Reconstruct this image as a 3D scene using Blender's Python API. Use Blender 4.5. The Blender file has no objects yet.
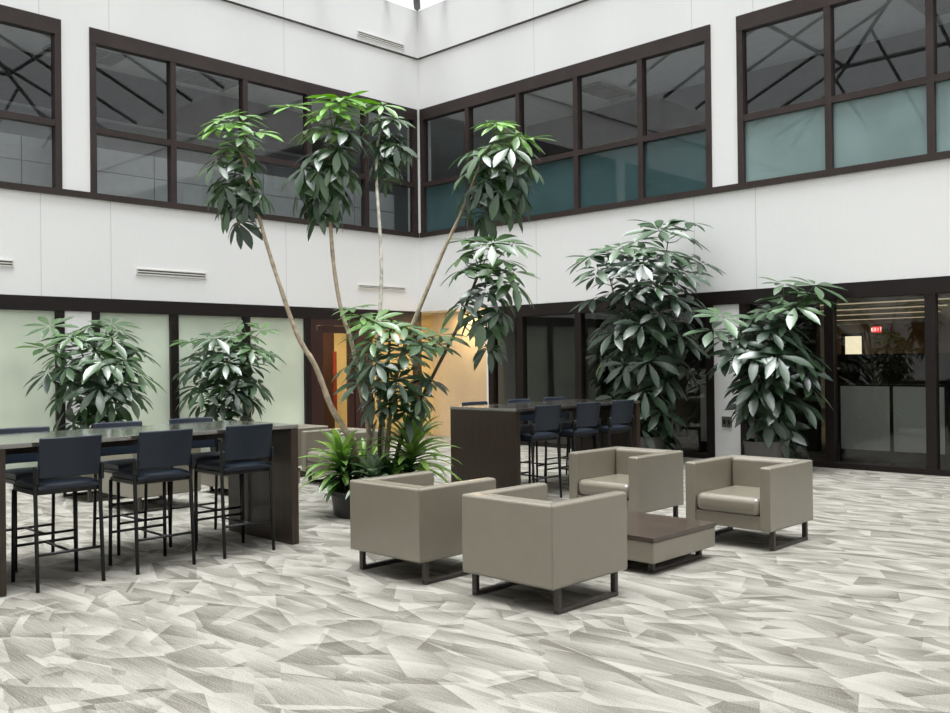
import bpy, math, random
from mathutils import Vector, Matrix
R = math.radians
random.seed(7)
scn = bpy.context.scene
COL = scn.collection

# ------------------------------------------------------------------ camera
FPX = 921.5; CAMH = 1.63
YAW, PIT, ROL = R(44.2092), R(0.30693), R(-0.65431)
fw = Vector((math.cos(YAW)*math.cos(PIT), math.sin(YAW)*math.cos(PIT), math.sin(PIT)))
r0 = Vector((math.sin(YAW), -math.cos(YAW), 0)); u0 = r0.cross(fw)
rt = math.cos(ROL)*r0 + math.sin(ROL)*u0
up = -math.sin(ROL)*r0 + math.cos(ROL)*u0
cam_d = bpy.data.cameras.new('camera'); cam = bpy.data.objects.new('camera', cam_d); COL.objects.link(cam)
M3 = Matrix((rt, up, -fw)).transposed()
cam.matrix_world = Matrix.Translation((0, 0, CAMH)) @ M3.to_4x4()
cam_d.sensor_width = 36; cam_d.lens = FPX/950*36; cam_d.clip_end = 300
scn.camera = cam
FWH = Vector((fw.x, fw.y, 0)).normalized()          # horizontal viewing direction
RTH = Vector((FWH.y, -FWH.x, 0))

def at(px, py, D):
    """photo measurement -> point of the place at distance D"""
    return Vector((0, 0, CAMH)) + D*(fw + (px-475)/FPX*rt - (py-356.5)/FPX*up)
def depth(x, y): return fw.x*x + fw.y*y

# ------------------------------------------------------------------ materials
MATS = {}
def new_mat(name):
    m = bpy.data.materials.new(name); m.use_nodes = True
    nt = m.node_tree; nt.nodes.clear()
    out = nt.nodes.new('ShaderNodeOutputMaterial'); MATS[name] = m
    return m, nt, out
def N(nt, t, **kw):
    n = nt.nodes.new(t)
    for k, v in kw.items():
        if k in n.inputs: n.inputs[k].default_value = v
        else: setattr(n, k, v)
    return n
def principled(nt, out, col, rough=.5, metal=0, spec=.5, coat=0, coat_r=.1, emit=None, es=0):
    b = nt.nodes.new('ShaderNodeBsdfPrincipled')
    b.inputs['Base Color'].default_value = (*col, 1); b.inputs['Roughness'].default_value = rough
    b.inputs['Metallic'].default_value = metal; b.inputs['Specular IOR Level'].default_value = spec
    b.inputs['Coat Weight'].default_value = coat; b.inputs['Coat Roughness'].default_value = coat_r
    if emit: b.inputs['Emission Color'].default_value = (*emit, 1); b.inputs['Emission Strength'].default_value = es
    nt.links.new(b.outputs[0], out.inputs[0]); return b
def plain(name, col, rough=.5, metal=0, spec=.5, coat=0, coat_r=.1, var=.06, scale=8, emit=None, es=0, bump=0, bscale=200):
    m, nt, out = new_mat(name)
    b = principled(nt, out, col, rough, metal, spec, coat, coat_r, emit=emit, es=es)
    tc = N(nt, 'ShaderNodeTexCoord'); no = N(nt, 'ShaderNodeTexNoise', Scale=scale, Detail=3.0)
    nt.links.new(tc.outputs['Object'], no.inputs['Vector'])
    cr = N(nt, 'ShaderNodeValToRGB')
    cr.color_ramp.elements[0].position = .3; cr.color_ramp.elements[1].position = .7
    cr.color_ramp.elements[0].color = (*[c*(1-var) for c in col], 1); cr.color_ramp.elements[1].color = (*[min(1, c*(1+var)) for c in col], 1)
    nt.links.new(no.outputs['Fac'], cr.inputs[0]); nt.links.new(cr.outputs[0], b.inputs['Base Color'])
    if bump:
        n2 = N(nt, 'ShaderNodeTexNoise', Scale=bscale, Detail=2.0); nt.links.new(tc.outputs['Object'], n2.inputs['Vector'])
        bp = N(nt, 'ShaderNodeBump', Strength=bump, Distance=.002); nt.links.new(n2.outputs['Fac'], bp.inputs['Height'])
        nt.links.new(bp.outputs[0], b.inputs['Normal'])
    return m
def wood(name, c1, c2, rough=.35, axis='Z', coat=0, spec=.5):
    m, nt, out = new_mat(name); b = principled(nt, out, c1, rough, spec=spec, coat=coat, coat_r=.12)
    tc = N(nt, 'ShaderNodeTexCoord'); mp = N(nt, 'ShaderNodeMapping')
    s = {'X': (1.2, 40, 40), 'Y': (40, 1.2, 40), 'Z': (40, 40, 1.2)}[axis]
    mp.inputs['Scale'].default_value = s
    no = N(nt, 'ShaderNodeTexNoise', Scale=1.6, Detail=5.0, Roughness=.65)
    cr = N(nt, 'ShaderNodeValToRGB'); cr.color_ramp.elements[0].position = .35; cr.color_ramp.elements[1].position = .68
    cr.color_ramp.elements[0].color = (*c1, 1); cr.color_ramp.elements[1].color = (*c2, 1)
    L = nt.links.new
    L(tc.outputs['Object'], mp.inputs[0]); L(mp.outputs[0], no.inputs['Vector']); L(no.outputs['Fac'], cr.inputs[0]); L(cr.outputs[0], b.inputs['Base Color'])
    return m
def glass(name, tint, refl=1.6, rough=0.0, body=None, bodyfac=0):
    """thin architectural pane: tinted see-through, Fresnel mirror, optional frosted body"""
    m, nt, out = new_mat(name); L = nt.links.new
    tr = N(nt, 'ShaderNodeBsdfTransparent'); tr.inputs[0].default_value = (*tint, 1)
    gl = N(nt, 'ShaderNodeBsdfGlossy'); gl.inputs['Roughness'].default_value = rough
    ge = N(nt, 'ShaderNodeNewGeometry'); dp = N(nt, 'ShaderNodeVectorMath', operation='DOT_PRODUCT'); L(ge.outputs['Normal'], dp.inputs[0]); L(ge.outputs['Incoming'], dp.inputs[1])
    ab = N(nt, 'ShaderNodeMath', operation='ABSOLUTE'); L(dp.outputs['Value'], ab.inputs[0])
    om = N(nt, 'ShaderNodeMath', operation='SUBTRACT'); om.inputs[0].default_value = 1; L(ab.outputs[0], om.inputs[1])
    pw = N(nt, 'ShaderNodeMath', operation='POWER'); pw.inputs[1].default_value = 5; L(om.outputs[0], pw.inputs[0])
    fr = N(nt, 'ShaderNodeMath', operation='MULTIPLY_ADD'); L(pw.outputs[0], fr.inputs[0]); fr.inputs[1].default_value = .95; fr.inputs[2].default_value = .045
    ml = N(nt, 'ShaderNodeMath', operation='MULTIPLY', use_clamp=True); ml.inputs[1].default_value = refl
    L(fr.outputs[0], ml.inputs[0]); base = tr
    if body:
        df = N(nt, 'ShaderNodeBsdfDiffuse'); tc = N(nt, 'ShaderNodeTexCoord'); no = N(nt, 'ShaderNodeTexNoise', Scale=.9, Detail=2.0)
        cr = N(nt, 'ShaderNodeValToRGB'); cr.color_ramp.elements[0].color = (*[c*.86 for c in body], 1); cr.color_ramp.elements[1].color = (*[min(1, c*1.1) for c in body], 1)
        cr.color_ramp.elements[0].position = .35; cr.color_ramp.elements[1].position = .65
        L(tc.outputs['Object'], no.inputs['Vector']); L(no.outputs['Fac'], cr.inputs[0]); L(cr.outputs[0], df.inputs[0])
        mb = N(nt, 'ShaderNodeMixShader'); mb.inputs[0].default_value = bodyfac; L(tr.outputs[0], mb.inputs[1]); L(df.outputs[0], mb.inputs[2]); base = mb
    mx = N(nt, 'ShaderNodeMixShader'); L(ml.outputs[0], mx.inputs[0]); L(base.outputs[0], mx.inputs[1]); L(gl.outputs[0], mx.inputs[2]); L(mx.outputs[0], out.inputs[0])
    return m

def wall_paint(name, axis, seams, col):
    """white wall panels; thin vertical joints at the given positions along the wall"""
    m, nt, out = new_mat(name); L = nt.links.new
    b = principled(nt, out, col, .75, spec=.2)
    tc = N(nt, 'ShaderNodeTexCoord'); sp = N(nt, 'ShaderNodeSeparateXYZ'); L(tc.outputs['Object'], sp.inputs[0])
    tot = None
    for s in seams:
        d = N(nt, 'ShaderNodeMath', operation='SUBTRACT'); d.inputs[1].default_value = s; L(sp.outputs[axis], d.inputs[0])
        a = N(nt, 'ShaderNodeMath', operation='ABSOLUTE'); L(d.outputs[0], a.inputs[0])
        lt = N(nt, 'ShaderNodeMath', operation='LESS_THAN'); lt.inputs[1].default_value = .007; L(a.outputs[0], lt.inputs[0])
        if tot is None: tot = lt
        else:
            ad = N(nt, 'ShaderNodeMath', operation='MAXIMUM'); L(tot.outputs[0], ad.inputs[0]); L(lt.outputs[0], ad.inputs[1]); tot = ad
    mp = N(nt, 'ShaderNodeMapping'); mp.inputs['Scale'].default_value = (14, 14, .8); L(tc.outputs['Object'], mp.inputs[0])
    no = N(nt, 'ShaderNodeTexNoise', Scale=2.5, Detail=4.0); L(mp.outputs[0], no.inputs['Vector'])
    cr = N(nt, 'ShaderNodeValToRGB'); cr.color_ramp.elements[0].color = (*[c*.985 for c in col], 1); cr.color_ramp.elements[1].color = (*[min(1, c*1.02) for c in col], 1)
    L(no.outputs['Fac'], cr.inputs[0])
    mx = N(nt, 'ShaderNodeMix', data_type='RGBA'); L(tot.outputs[0], mx.inputs[0]); L(cr.outputs[0], mx.inputs[6]); mx.inputs[7].default_value = (*[c*.78 for c in col], 1)
    L(mx.outputs[2], b.inputs['Base Color']); return m

def carpet():
    m, nt, out = new_mat('carpet'); L = nt.links.new
    b = principled(nt, out, (.5, .48, .44), .95, spec=.1)
    tc = N(nt, 'ShaderNodeTexCoord')
    def M(op, a, c=None, d=None, clamp=False):
        n = N(nt, 'ShaderNodeMath', operation=op, use_clamp=clamp)
        for k, v in enumerate((a, c, d)):
            if v is None: continue
            if isinstance(v, (int, float)): n.inputs[k].default_value = v
            else: L(v, n.inputs[k])
        return n.outputs[0]
    def layer(rot, sc, k, sd):
        """angular shards: every cell carries its own folded ramp with crisp edges"""
        mp = N(nt, 'ShaderNodeMapping'); mp.inputs['Rotation'].default_value = (0, 0, R(rot)); mp.inputs['Scale'].default_value = (sc[0], sc[1], 1); mp.inputs['Location'].default_value = (sd, sd*1.7, 0)
        L(tc.outputs['Object'], mp.inputs[0])
        vo = N(nt, 'ShaderNodeTexVoronoi', voronoi_dimensions='2D', distance='EUCLIDEAN', feature='F1', Scale=1.0, Randomness=1.0); L(mp.outputs[0], vo.inputs['Vector'])
        sub = N(nt, 'ShaderNodeVectorMath', operation='SUBTRACT'); L(mp.outputs[0], sub.inputs[0]); L(vo.outputs['Position'], sub.inputs[1])
        rc = N(nt, 'ShaderNodeSeparateColor'); L(vo.outputs['Color'], rc.inputs[0])
        sx = N(nt, 'ShaderNodeSeparateXYZ'); L(sub.outputs[0], sx.inputs[0])
        ang = M('MULTIPLY', rc.outputs[1], 6.283)
        pr = M('ADD', M('MULTIPLY', sx.outputs[0], M('COSINE', ang)), M('MULTIPLY', sx.outputs[1], M('SINE', ang)))
        return M('FRACT', M('MULTIPLY_ADD', pr, k, rc.outputs[0]))
    a = layer(4, (4.0, 1.7), .9, 0)
    c = layer(30, (4.0, 2.1), 1.0, 5.3)
    d = layer(-42, (3.3, 1.5), .8, 11.1)
    sm = M('ADD', M('MULTIPLY', a, .42), M('ADD', M('MULTIPLY', c, .34), M('MULTIPLY', d, .24)))
    # fine yarn lines following the shards, and pile
    mp = N(nt, 'ShaderNodeMapping'); mp.inputs['Rotation'].default_value = (0, 0, R(6)); mp.inputs['Scale'].default_value = (85, 4, 1); L(tc.outputs['Object'], mp.inputs[0])
    no = N(nt, 'ShaderNodeTexNoise', noise_dimensions='2D', Scale=1.0, Detail=3.0, Roughness=.7); L(mp.outputs[0], no.inputs['Vector'])
    n2 = N(nt, 'ShaderNodeTexNoise', noise_dimensions='2D', Scale=150.0, Detail=2.0); L(tc.outputs['Object'], n2.inputs['Vector'])
    v = M('ADD', sm, M('ADD', M('MULTIPLY', M('SUBTRACT', no.outputs['Fac'], .5), .55), M('MULTIPLY', M('SUBTRACT', n2.outputs['Fac'], .5), .95)))
    cr = N(nt, 'ShaderNodeValToRGB'); e = cr.color_ramp.elements
    e[0].position = .12; e[0].color = (.094, .087, .072, 1); e[1].position = .85; e[1].color = (.30, .288, .255, 1)
    x = e.new(.45); x.color = (.19, .18, .155, 1)
    L(v, cr.inputs[0]); L(cr.outputs[0], b.inputs['Base Color'])
    bp = N(nt, 'ShaderNodeBump', Strength=.25, Distance=.004); L(n2.outputs['Fac'], bp.inputs['Height']); L(bp.outputs[0], b.inputs['Normal'])
    return m

def leaf_mat(name, dark, bright, rough=.38, trans=.15):
    m, nt, out = new_mat(name); L = nt.links.new
    b = nt.nodes.new('ShaderNodeBsdfPrincipled'); b.inputs['Roughness'].default_value = rough; b.inputs['Specular IOR Level'].default_value = 1.0
    at_ = N(nt, 'ShaderNodeAttribute', attribute_name='tone'); 
    cr = N(nt, 'ShaderNodeValToRGB'); cr.color_ramp.elements[0].color = (*dark, 1); cr.color_ramp.elements[1].color = (*bright, 1)
    L(at_.outputs['Fac'], cr.inputs[0]); L(cr.outputs[0], b.inputs['Base Color'])
    tl = N(nt, 'ShaderNodeBsdfTranslucent'); hs = N(nt, 'ShaderNodeHueSaturation', Value=1.6, Saturation=1.2); L(cr.outputs[0], hs.inputs['Color']); L(hs.outputs[0], tl.inputs[0])
    mx = N(nt, 'ShaderNodeMixShader'); mx.inputs[0].default_value = trans; L(b.outputs[0], mx.inputs[1]); L(tl.outputs[0], mx.inputs[2]); L(mx.outputs[0], out.inputs[0])
    return m

WHITE = (.815, .81, .80)
m_wl = wall_paint('wall_panels_left', 0, [5.515, 6.617, 9.99], WHITE)
m_wr = wall_paint('wall_panels_right', 1, [11.38, 7.97, 6.88, 3.4], WHITE)
m_white = plain('white_paint', WHITE, .75, spec=.2, var=.015)
m_bronze = plain('bronze_frame', (.038, .027, .024), .42, spec=.3, var=.16, scale=2.5)
m_bronze_v = plain('bronze_window_frame', (.037, .026, .0235), .42, spec=.3, var=.16, scale=2.5)
m_bronze_g = plain('black_bronze_ground_frame', (.0125, .0085, .008), .42, spec=.3, var=.12)
m_maroon = wood('dark_red_wood', (.028, .010, .009), (.05, .018, .015), .4, 'Z')
m_carpet = carpet()
m_glass = glass('clear_glass', (.82, .85, .85), 2.2)
m_glass_g = glass('tinted_glass', (.60, .62, .61), 1.7)
m_glass_door = glass('door_glass', (.85, .85, .83), 1.0)
m_teal = glass('frosted_teal_glass', (.5, .7, .7), 1.3, 0, (.23, .33, .32), .85)
m_teald = glass('deep_teal_glass', (.35, .55, .58), 1.2, 0, (.055, .105, .11), .8)
m_frost = glass('frosted_green_glass', (.6, .66, .58), .9, .25, (.73, .80, .655), .95)
m_skyglass = glass('skylight_glass', (.96, .97, .98), .8)
m_ceil_in = plain('office_ceiling', (.55, .57, .56), .9, var=.05)
m_dark_in = plain('dark_bulkhead', (.075, .075, .075), .8, var=.1)
m_grey_in = plain('office_grey_wall', (.30, .31, .32), .85, var=.05)
m_cab = plain('pale_office_panel', (.52, .53, .54), .7, var=.04)
m_tan = plain('tan_office_wall', (.36, .23, .11), .8, var=.15, scale=1.5)
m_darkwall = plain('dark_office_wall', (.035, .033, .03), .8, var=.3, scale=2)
m_yellow = plain('yellow_wall', (.80, .66, .38), .8, var=.05)
m_beige = plain('beige_wall', (.66, .53, .38), .8, var=.03)
m_uph = plain('taupe_leather', (.182, .160, .121), .36, spec=.6, coat=1.0, coat_r=.3, var=.035, bump=.12, bscale=350)
m_sled = wood('dark_metal_sled', (.028, .021, .019), (.05, .04, .036), .35, 'X')
m_ctop = wood('coffee_walnut', (.036, .024, .018), (.062, .043, .033), .28, 'Y', coat=.5)
m_table = wood('espresso_laminate', (.024, .0155, .0105), (.044, .029, .020), .38, 'Z', coat=.1, spec=.35)
m_tabletop = wood('espresso_table_top', (.05, .04, .034), (.085, .07, .06), .16, 'X', coat=1.0, spec=1.0)
m_tabletop.node_tree.nodes['Principled BSDF'].inputs['IOR'].default_value = 1.9; m_tabletop.node_tree.nodes['Principled BSDF'].inputs['Coat IOR'].default_value = 1.8
m_navy = plain('navy_vinyl', (.010, .0165, .028), .45, spec=.4, var=.1, scale=30, bump=.1, bscale=500)
m_blackm = plain('black_metal', (.006, .006, .007), .38, spec=.4, var=.1)
m_leaf = leaf_mat('umbrella_leaf', (.012, .034, .020), (.13, .31, .025))
m_leafd = leaf_mat('deep_green_leaf', (.010, .025, .018), (.09, .20, .05), .40, .1)  # darker leaf tones for the two right-hand plants
m_drac = leaf_mat('dracaena_leaf', (.03, .10, .025), (.30, .46, .11), .4, .3)
m_agl = leaf_mat('silver_leaf', (.05, .12, .06), (.30, .38, .26), .4, .2)
m_bark = plain('pale_bark', (.36, .295, .21), .85, var=.35, scale=18, bump=.5, bscale=60)
m_barkw = plain('whitish_bark', (.55, .52, .45), .85, var=.4, scale=14, bump=.5, bscale=60)
m_barkd = plain('dark_bark', (.10, .075, .05), .85, var=.3, scale=20)
m_potd = plain('charcoal_pot', (.018, .018, .019), .45, var=.15)
m_potg = plain('grey_pot', (.095, .088, .083), .6, var=.1)
m_soil = plain('soil', (.03, .02, .013), .95, var=.4, scale=60, bump=1, bscale=90)
m_vent = plain('vent_metal', (.70, .68, .64), .5, var=.03)
m_slot = plain('vent_slot', (.13, .12, .11), .7, var=.1)
m_steel = plain('brushed_steel', (.55, .55, .55), .25, 1, var=.05)
m_red = plain('exit_red', (.8, .02, .02), .5, emit=(1, .03, .02), es=1.3, var=.02)
m_redp = plain('red_enamel', (.42, .012, .015), .35, var=.1)
m_signw = plain('sign_housing', (.6, .6, .58), .5, var=.02)
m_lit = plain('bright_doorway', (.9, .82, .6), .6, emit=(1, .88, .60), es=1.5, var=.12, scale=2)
m_redlit = plain('red_strip_glow', (.22, .028, .018), .5, emit=(1, .10, .04), es=.02, var=.4, scale=6)  # faint glow put into the red strip's material
m_lamp = plain('lamp_diffuser', (.9, .9, .9), .5, emit=(1, .85, .6), es=3, var=.01)
m_strip = plain('strip_glow', (.9, .85, .75), .5, emit=(1, .80, .55), es=.6, var=.01)  # glow for the added strips on the office ceiling
m_trof = plain('lamp_louvre', (.22, .22, .22), .5, var=.1)
m_grey_panel = plain('cubicle_fabric', (.60, .60, .57), .85, var=.03)
m_outlet = plain('outlet_plate', (.10, .09, .08), .4, var=.3, scale=50)

# ------------------------------------------------------------------ mesh helpers
class MB:
    def __init__(s): s.v = []; s.f = []; s.tone = []; s.usetone = False
    def box(s, x0, x1, y0, y1, z0, z1):
        i = len(s.v); s.v += [(x, y, z) for z in (z0, z1) for y in (y0, y1) for x in (x0, x1)]
        s.f += [tuple(i+k for k in q) for q in ((0, 2, 3, 1), (4, 5, 7, 6), (0, 1, 5, 4), (2, 6, 7, 3), (0, 4, 6, 2), (1, 3, 7, 5))]; return s
    def prism(s, poly, z0, z1):
        a = sum(poly[k][0]*poly[(k+1) % len(poly)][1]-poly[(k+1) % len(poly)][0]*poly[k][1] for k in range(len(poly)))
        if a < 0: poly = poly[::-1]
        i = len(s.v); n = len(poly)
        s.v += [(x, y, z0) for x, y in poly]+[(x, y, z1) for x, y in poly]
        s.f += [tuple(range(i+n-1, i-1, -1)), tuple(range(i+n, i+2*n))]+[(i+k, i+(k+1) % n, i+n+(k+1) % n, i+n+k) for k in range(n)]; return s
    def tube(s, pts, rad, seg=8, tone=.3, cap=True):
        pts = [Vector(p) for p in pts]; rad = rad if isinstance(rad, (list, tuple)) else [rad]*len(pts)
        rings = []; ref = Vector((0, 0, 1))
        for k, p in enumerate(pts):
            t = (pts[min(k+1, len(pts)-1)]-pts[max(k-1, 0)]).normalized()
            a = ref - t*ref.dot(t)
            if a.length < .1: a = Vector((1, 0, 0)) - t*t.x
            a.normalize(); b = t.cross(a); ref = a
            i = len(s.v)
            for j in range(seg):
                w = 2*math.pi*j/seg; s.v.append(tuple(p + rad[k]*(math.cos(w)*a + math.sin(w)*b))); s.tone.append(tone)
            rings.append(i)
        for k in range(len(rings)-1):
            for j in range(seg): s.f.append((rings[k]+j, rings[k]+(j+1) % seg, rings[k+1]+(j+1) % seg, rings[k+1]+j))
        if cap: s.f.append(tuple(rings[0]+j for j in reversed(range(seg)))); s.f.append(tuple(rings[-1]+j for j in range(seg)))
        return s
    def lathe(s, prof, seg=40, c=(0, 0, 0)):
        i = len(s.v); n = len(prof)
        for r, z in prof:
            for j in range(seg):
                w = 2*math.pi*j/seg; s.v.append((c[0]+r*math.cos(w), c[1]+r*math.sin(w), c[2]+z))
        for k in range(n-1):
            for j in range(seg): s.f.append((i+k*seg+j, i+k*seg+(j+1) % seg, i+(k+1)*seg+(j+1) % seg, i+(k+1)*seg+j))
        s.f.append(tuple(i+j for j in reversed(range(seg)))); s.f.append(tuple(i+(n-1)*seg+j for j in range(seg))); return s
    def leaf(s, o, d, nrm, ln, wd, tone, droop=.5, fold=.25, seg=5, peak=.55, base=.06):
        """one leaf blade from o along d, bending down along its length"""
        i0 = len(s.v); p = Vector(o); d = Vector(d).normalized(); st = ln/seg
        for k in range(seg+1):
            t = k/seg
            w = wd*(base + (1-base)*math.sin(math.pi*min(1, t)**(math.log(.5)/math.log(peak)))) if k < seg else wd*.03
            side = d.cross(nrm)
            if side.length < .05: side = d.cross(Vector((.3, .5, .8)))
            side.normalize(); nn = side.cross(d)
            for q in (-1, 0, 1):
                pt = p + side*(q*w*.5) + nn*(abs(q)*w*fold*.5); s.v.append(tuple(pt)); s.tone.append(tone*(1 if q else 1.15))
            if k < seg:
                for q in (0, 1): a = i0+k*3+q; s.f.append((a, a+1, a+4, a+3))
            p = p + d*st; d = (d + Vector((0, 0, -1))*droop/seg*(.4+t)).normalized()
    def whorl(s, c, ax, size, n, droop, tone, rnd, wr=.36):
        ax = Vector(ax).normalized(); a = ax.orthogonal().normalized(); b = ax.cross(a); ph = rnd.random()*6.28
        for k in range(n):
            w = ph + 2*math.pi*k/n + rnd.uniform(-.15, .15); el = rnd.uniform(-.05, .28) - droop*.5
            d = (math.cos(w)*a + math.sin(w)*b)*math.cos(el) + ax*math.sin(el)
            nr = ax*math.cos(el) - (math.cos(w)*a + math.sin(w)*b)*math.sin(el)
            L = size*rnd.uniform(.78, 1.08)
            s.leaf(Vector(c)+d*size*.10, d, nr, L, L*wr*rnd.uniform(.9, 1.15), tone*rnd.uniform(.75, 1.25), droop*rnd.uniform(.8, 1.5), .22)
    def build(s, name, mat, parent=None, bevel=0, seg=2, smooth=False, soft_top=False):
        me = bpy.data.meshes.new(name); me.from_pydata(s.v, [], s.f)
        if s.usetone and len(s.tone) == len(s.v):
            a = me.attributes.new('tone', 'FLOAT', 'POINT'); a.data.foreach_set('value', [min(1, max(0, t)) for t in s.tone])
        me.materials.append(mat); me.update()
        if smooth or bevel: me.polygons.foreach_set('use_smooth', [True]*len(me.polygons))
        o = bpy.data.objects.new(name, me); COL.objects.link(o)
        if parent is not None: o.parent = parent
        if bevel and soft_top:
            at_ = me.attributes.new('bevel_weight_edge', 'FLOAT', 'EDGE')
            for e in me.edges:
                a_, b_ = (me.vertices[k].co for k in e.vertices); up_ = abs(a_.x-b_.x)+abs(a_.y-b_.y) < 1e-5
                diag = not up_ and abs(a_.x-b_.x) > 1e-3 and abs(a_.y-b_.y) > 1e-3
                at_.data[e.index].value = .22 if (up_ or diag) else 1
        if bevel:
            b = o.modifiers.new('Bevel', 'BEVEL'); b.width = bevel; b.segments = seg; b.limit_method = 'WEIGHT' if soft_top else 'ANGLE'; b.angle_limit = R(40)
            w = o.modifiers.new('Normals', 'WEIGHTED_NORMAL'); w.keep_sharp = False
        return o
def soft(o, lv=2):
    m = o.modifiers.new('Subsurf', 'SUBSURF'); m.levels = lv; m.render_levels = lv; return o
def tag(o, label=None, cat=None, group=None, kind=None):
    if label: o['label'] = label
    if cat: o['category'] = cat
    if group: o['group'] = group
    if kind: o['kind'] = kind
    return o
def empty(name, loc, rz=0):
    o = bpy.data.objects.new(name, None); COL.objects.link(o); o.location = loc; o.rotation_euler = (0, 0, rz); o.empty_display_size = .1; return o
def copy_tree(o, parent=None):
    c = o.copy(); COL.objects.link(c)
    if parent is not None: c.parent = parent
    for ch in list(o.children): copy_tree(ch, c)
    return c
def struct(mb, name, mat, parent=None, bevel=0):
    o = mb.build(name, mat, parent, bevel)
    if parent is None: o['kind'] = 'structure'
    return o

# ------------------------------------------------------------------ the hall
XW, YW = 13.406, 14.66             # right wall plane, left wall plane
XN, YN = -4.6, -3.6                # far sides behind the viewer
ZS0, ZS1, ZT0, ZT1, ZH0, ZH1 = 4.30, 4.40, 6.81, 7.05, 2.495, 2.712
ZL, ZTOP = 8.15, 9.19
T = .30
struct(MB().box(XN-.3, 30.5, -8, 20.5, -.1, 0), 'floor', m_carpet)

w = MB()
w.box(XN, XW+T, YW, YW+T, ZH1, ZS0).box(XN, XW+T, YW, YW+T, ZT1, ZTOP)
w.box(5.84, 6.29, YW, YW+T, ZS0, ZT1).box(5.86, 6.29, YW, YW+T, 0, ZH1)
w.box(XN, -1.5, YW, YW+T, ZS0, ZT1).box(XN, -1.5, YW, YW+T, 0, ZH1)
w.box(13.345, XW, YW, YW+T, ZS0, ZT1)
struct(w, 'wall_left', m_wl)
w = MB()
w.box(XW, XW+T, YN, YW, ZH1, ZS0).box(XW, XW+T, YN, YW, ZT1, ZTOP)
w.box(XW, XW+T, 7.16, 7.625, ZS0, ZT1).box(XW, XW+T, 7.177, 7.636, 0, ZH1)
w.box(XW, XW+T, YN, -.28, ZS0, ZT1).box(XW, XW+T, YN, -.28, 0, ZH1)
w.box(XW, XW+T, 14.595, YW, ZS0, ZT1)
w.box(XW+T, XW+.8, 12.72, YW+.3, ZH1, ZH1+.2)
struct(w, 'wall_right', m_wr)
struct(MB().box(XN-.3, XN, YN-.3, YW+T, 0, ZTOP), 'wall_rear_left', m_white)
struct(MB().box(XN, XW+T, YN-.3, YN, 0, ZTOP), 'wall_rear_right', m_white)
struct(MB().box(XW+.62, XW+.8, 12.72, YW+T, 0, ZH1), 'wall_alcove', m_beige)
struct(MB().box(XW-.005, XW+.8, 12.66, 12.72, 0, ZH1), 'wall_alcove_return', m_white)

# dark reveal under the skylight curb
struct(MB().box(XN, XW-.03, YW-.03, YW-.001, ZL-.012, ZL+.014).box(XW-.03, XW-.001, YN, YW-.03, ZL-.012, ZL+.014), 'trim_1', m_bronze)
# ground floor header boards and sill boards
struct(MB().box(XN, XW-.001, YW-.025, YW-.001, ZH0, ZH1), 'trim_2', m_bronze_g)
struct(MB().box(XW-.025, XW-.001, YN, 12.72, ZH0, ZH1), 'trim_3', m_bronze_g)
struct(MB().box(XN, XW-.045, YW-.04, YW-.001, ZS0, ZS1), 'trim_4', m_bronze)
struct(MB().box(XW-.04, XW-.001, YN, YW-.045, ZS0, ZS1), 'trim_5', m_bronze)

def boxw(side, a0, a1, d0, d1, z0, z1, mb):
    """box on a wall: a along it, d behind its face"""
    if side == 'L': mb.box(a0, a1, YW+d0, YW+d1, z0, z1)
    else: mb.box(XW+d0, XW+d1, a0, a1, z0, z1)
def quadw(side, a0, a1, d, z0, z1, mb):
    i = len(mb.v)
    for a, z in ((a0, z0), (a1, z0), (a1, z1), (a0, z1)): mb.v.append((a, YW+d, z) if side == 'L' else (XW+d, a, z))
    mb.f.append((i, i+1, i+2, i+3) if side == 'L' else (i+3, i+2, i+1, i))
WN = [0]
def window(side, a0, a1, z0, z1, mull, mw, top=.24, bot=.10, transom=None, mats=None, fmat=m_bronze_v, lower=None, fw_=.1, pro=.03):
    WN[0] += 1; nm = 'window_%d' % WN[0]
    f = MB()
    boxw(side, a0, a1, -pro, .12, z1-top, z1, f)
    if bot: boxw(side, a0, a1, -pro+.002, .12, z0, z0+bot, f)
    edges = [a0+fw_/2]+sorted(mull)+[a1-fw_/2]
    for k, e in enumerate(edges):
        h = fw_/2 if k in (0, len(edges)-1) else mw/2
        boxw(side, e-h, e+h, -pro+.004, .12, z0+bot, z1-top, f)
    if transom: boxw(side, a0, a1, -pro+.008, .11, transom[0], transom[1], f)
    o = struct(f, nm, fmat)
    spans = []
    for k in range(len(edges)-1):
        h0 = fw_/2 if k == 0 else mw/2; h1 = fw_/2 if k == len(edges)-2 else mw/2
        s0, s1 = edges[k]+h0, edges[k+1]-h1
        if transom: spans += [(s0, s1, z0+bot, transom[0], True), (s0, s1, transom[1], z1-top, False)]
        else: spans.append((s0, s1, z0+bot, z1-top, False))
    for s0, s1, q0, q1, low in spans:
        p = MB(); quadw(side, s0-.006, s1+.006, .05, q0-.006, q1+.006, p)
        p.build('glass_pane', (lower if low and lower else mats), o)
    return o
TR = (5.37, 5.47)
# upper floor
window('L', -1.5, 5.84, ZS1, ZT1, [4.42, 3.0, 1.6, .2], .1, transom=TR, mats=m_glass, bot=0)
window('L', 6.29, 13.345, ZS1, ZT1, [7.72, 9.13, 10.54, 11.95], .1, transom=TR, mats=m_glass, bot=0)
window('R', 7.625, 14.595, ZS1, ZT1, [13.18, 11.80, 10.39, 8.99], .1, transom=TR, mats=m_glass, lower=m_teald, bot=0)
window('R', -.28, 7.16, ZS1, ZT1, [5.70, 4.28, 2.87, 1.45], .1, transom=TR, mats=m_glass, lower=m_teal, bot=0)
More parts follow.
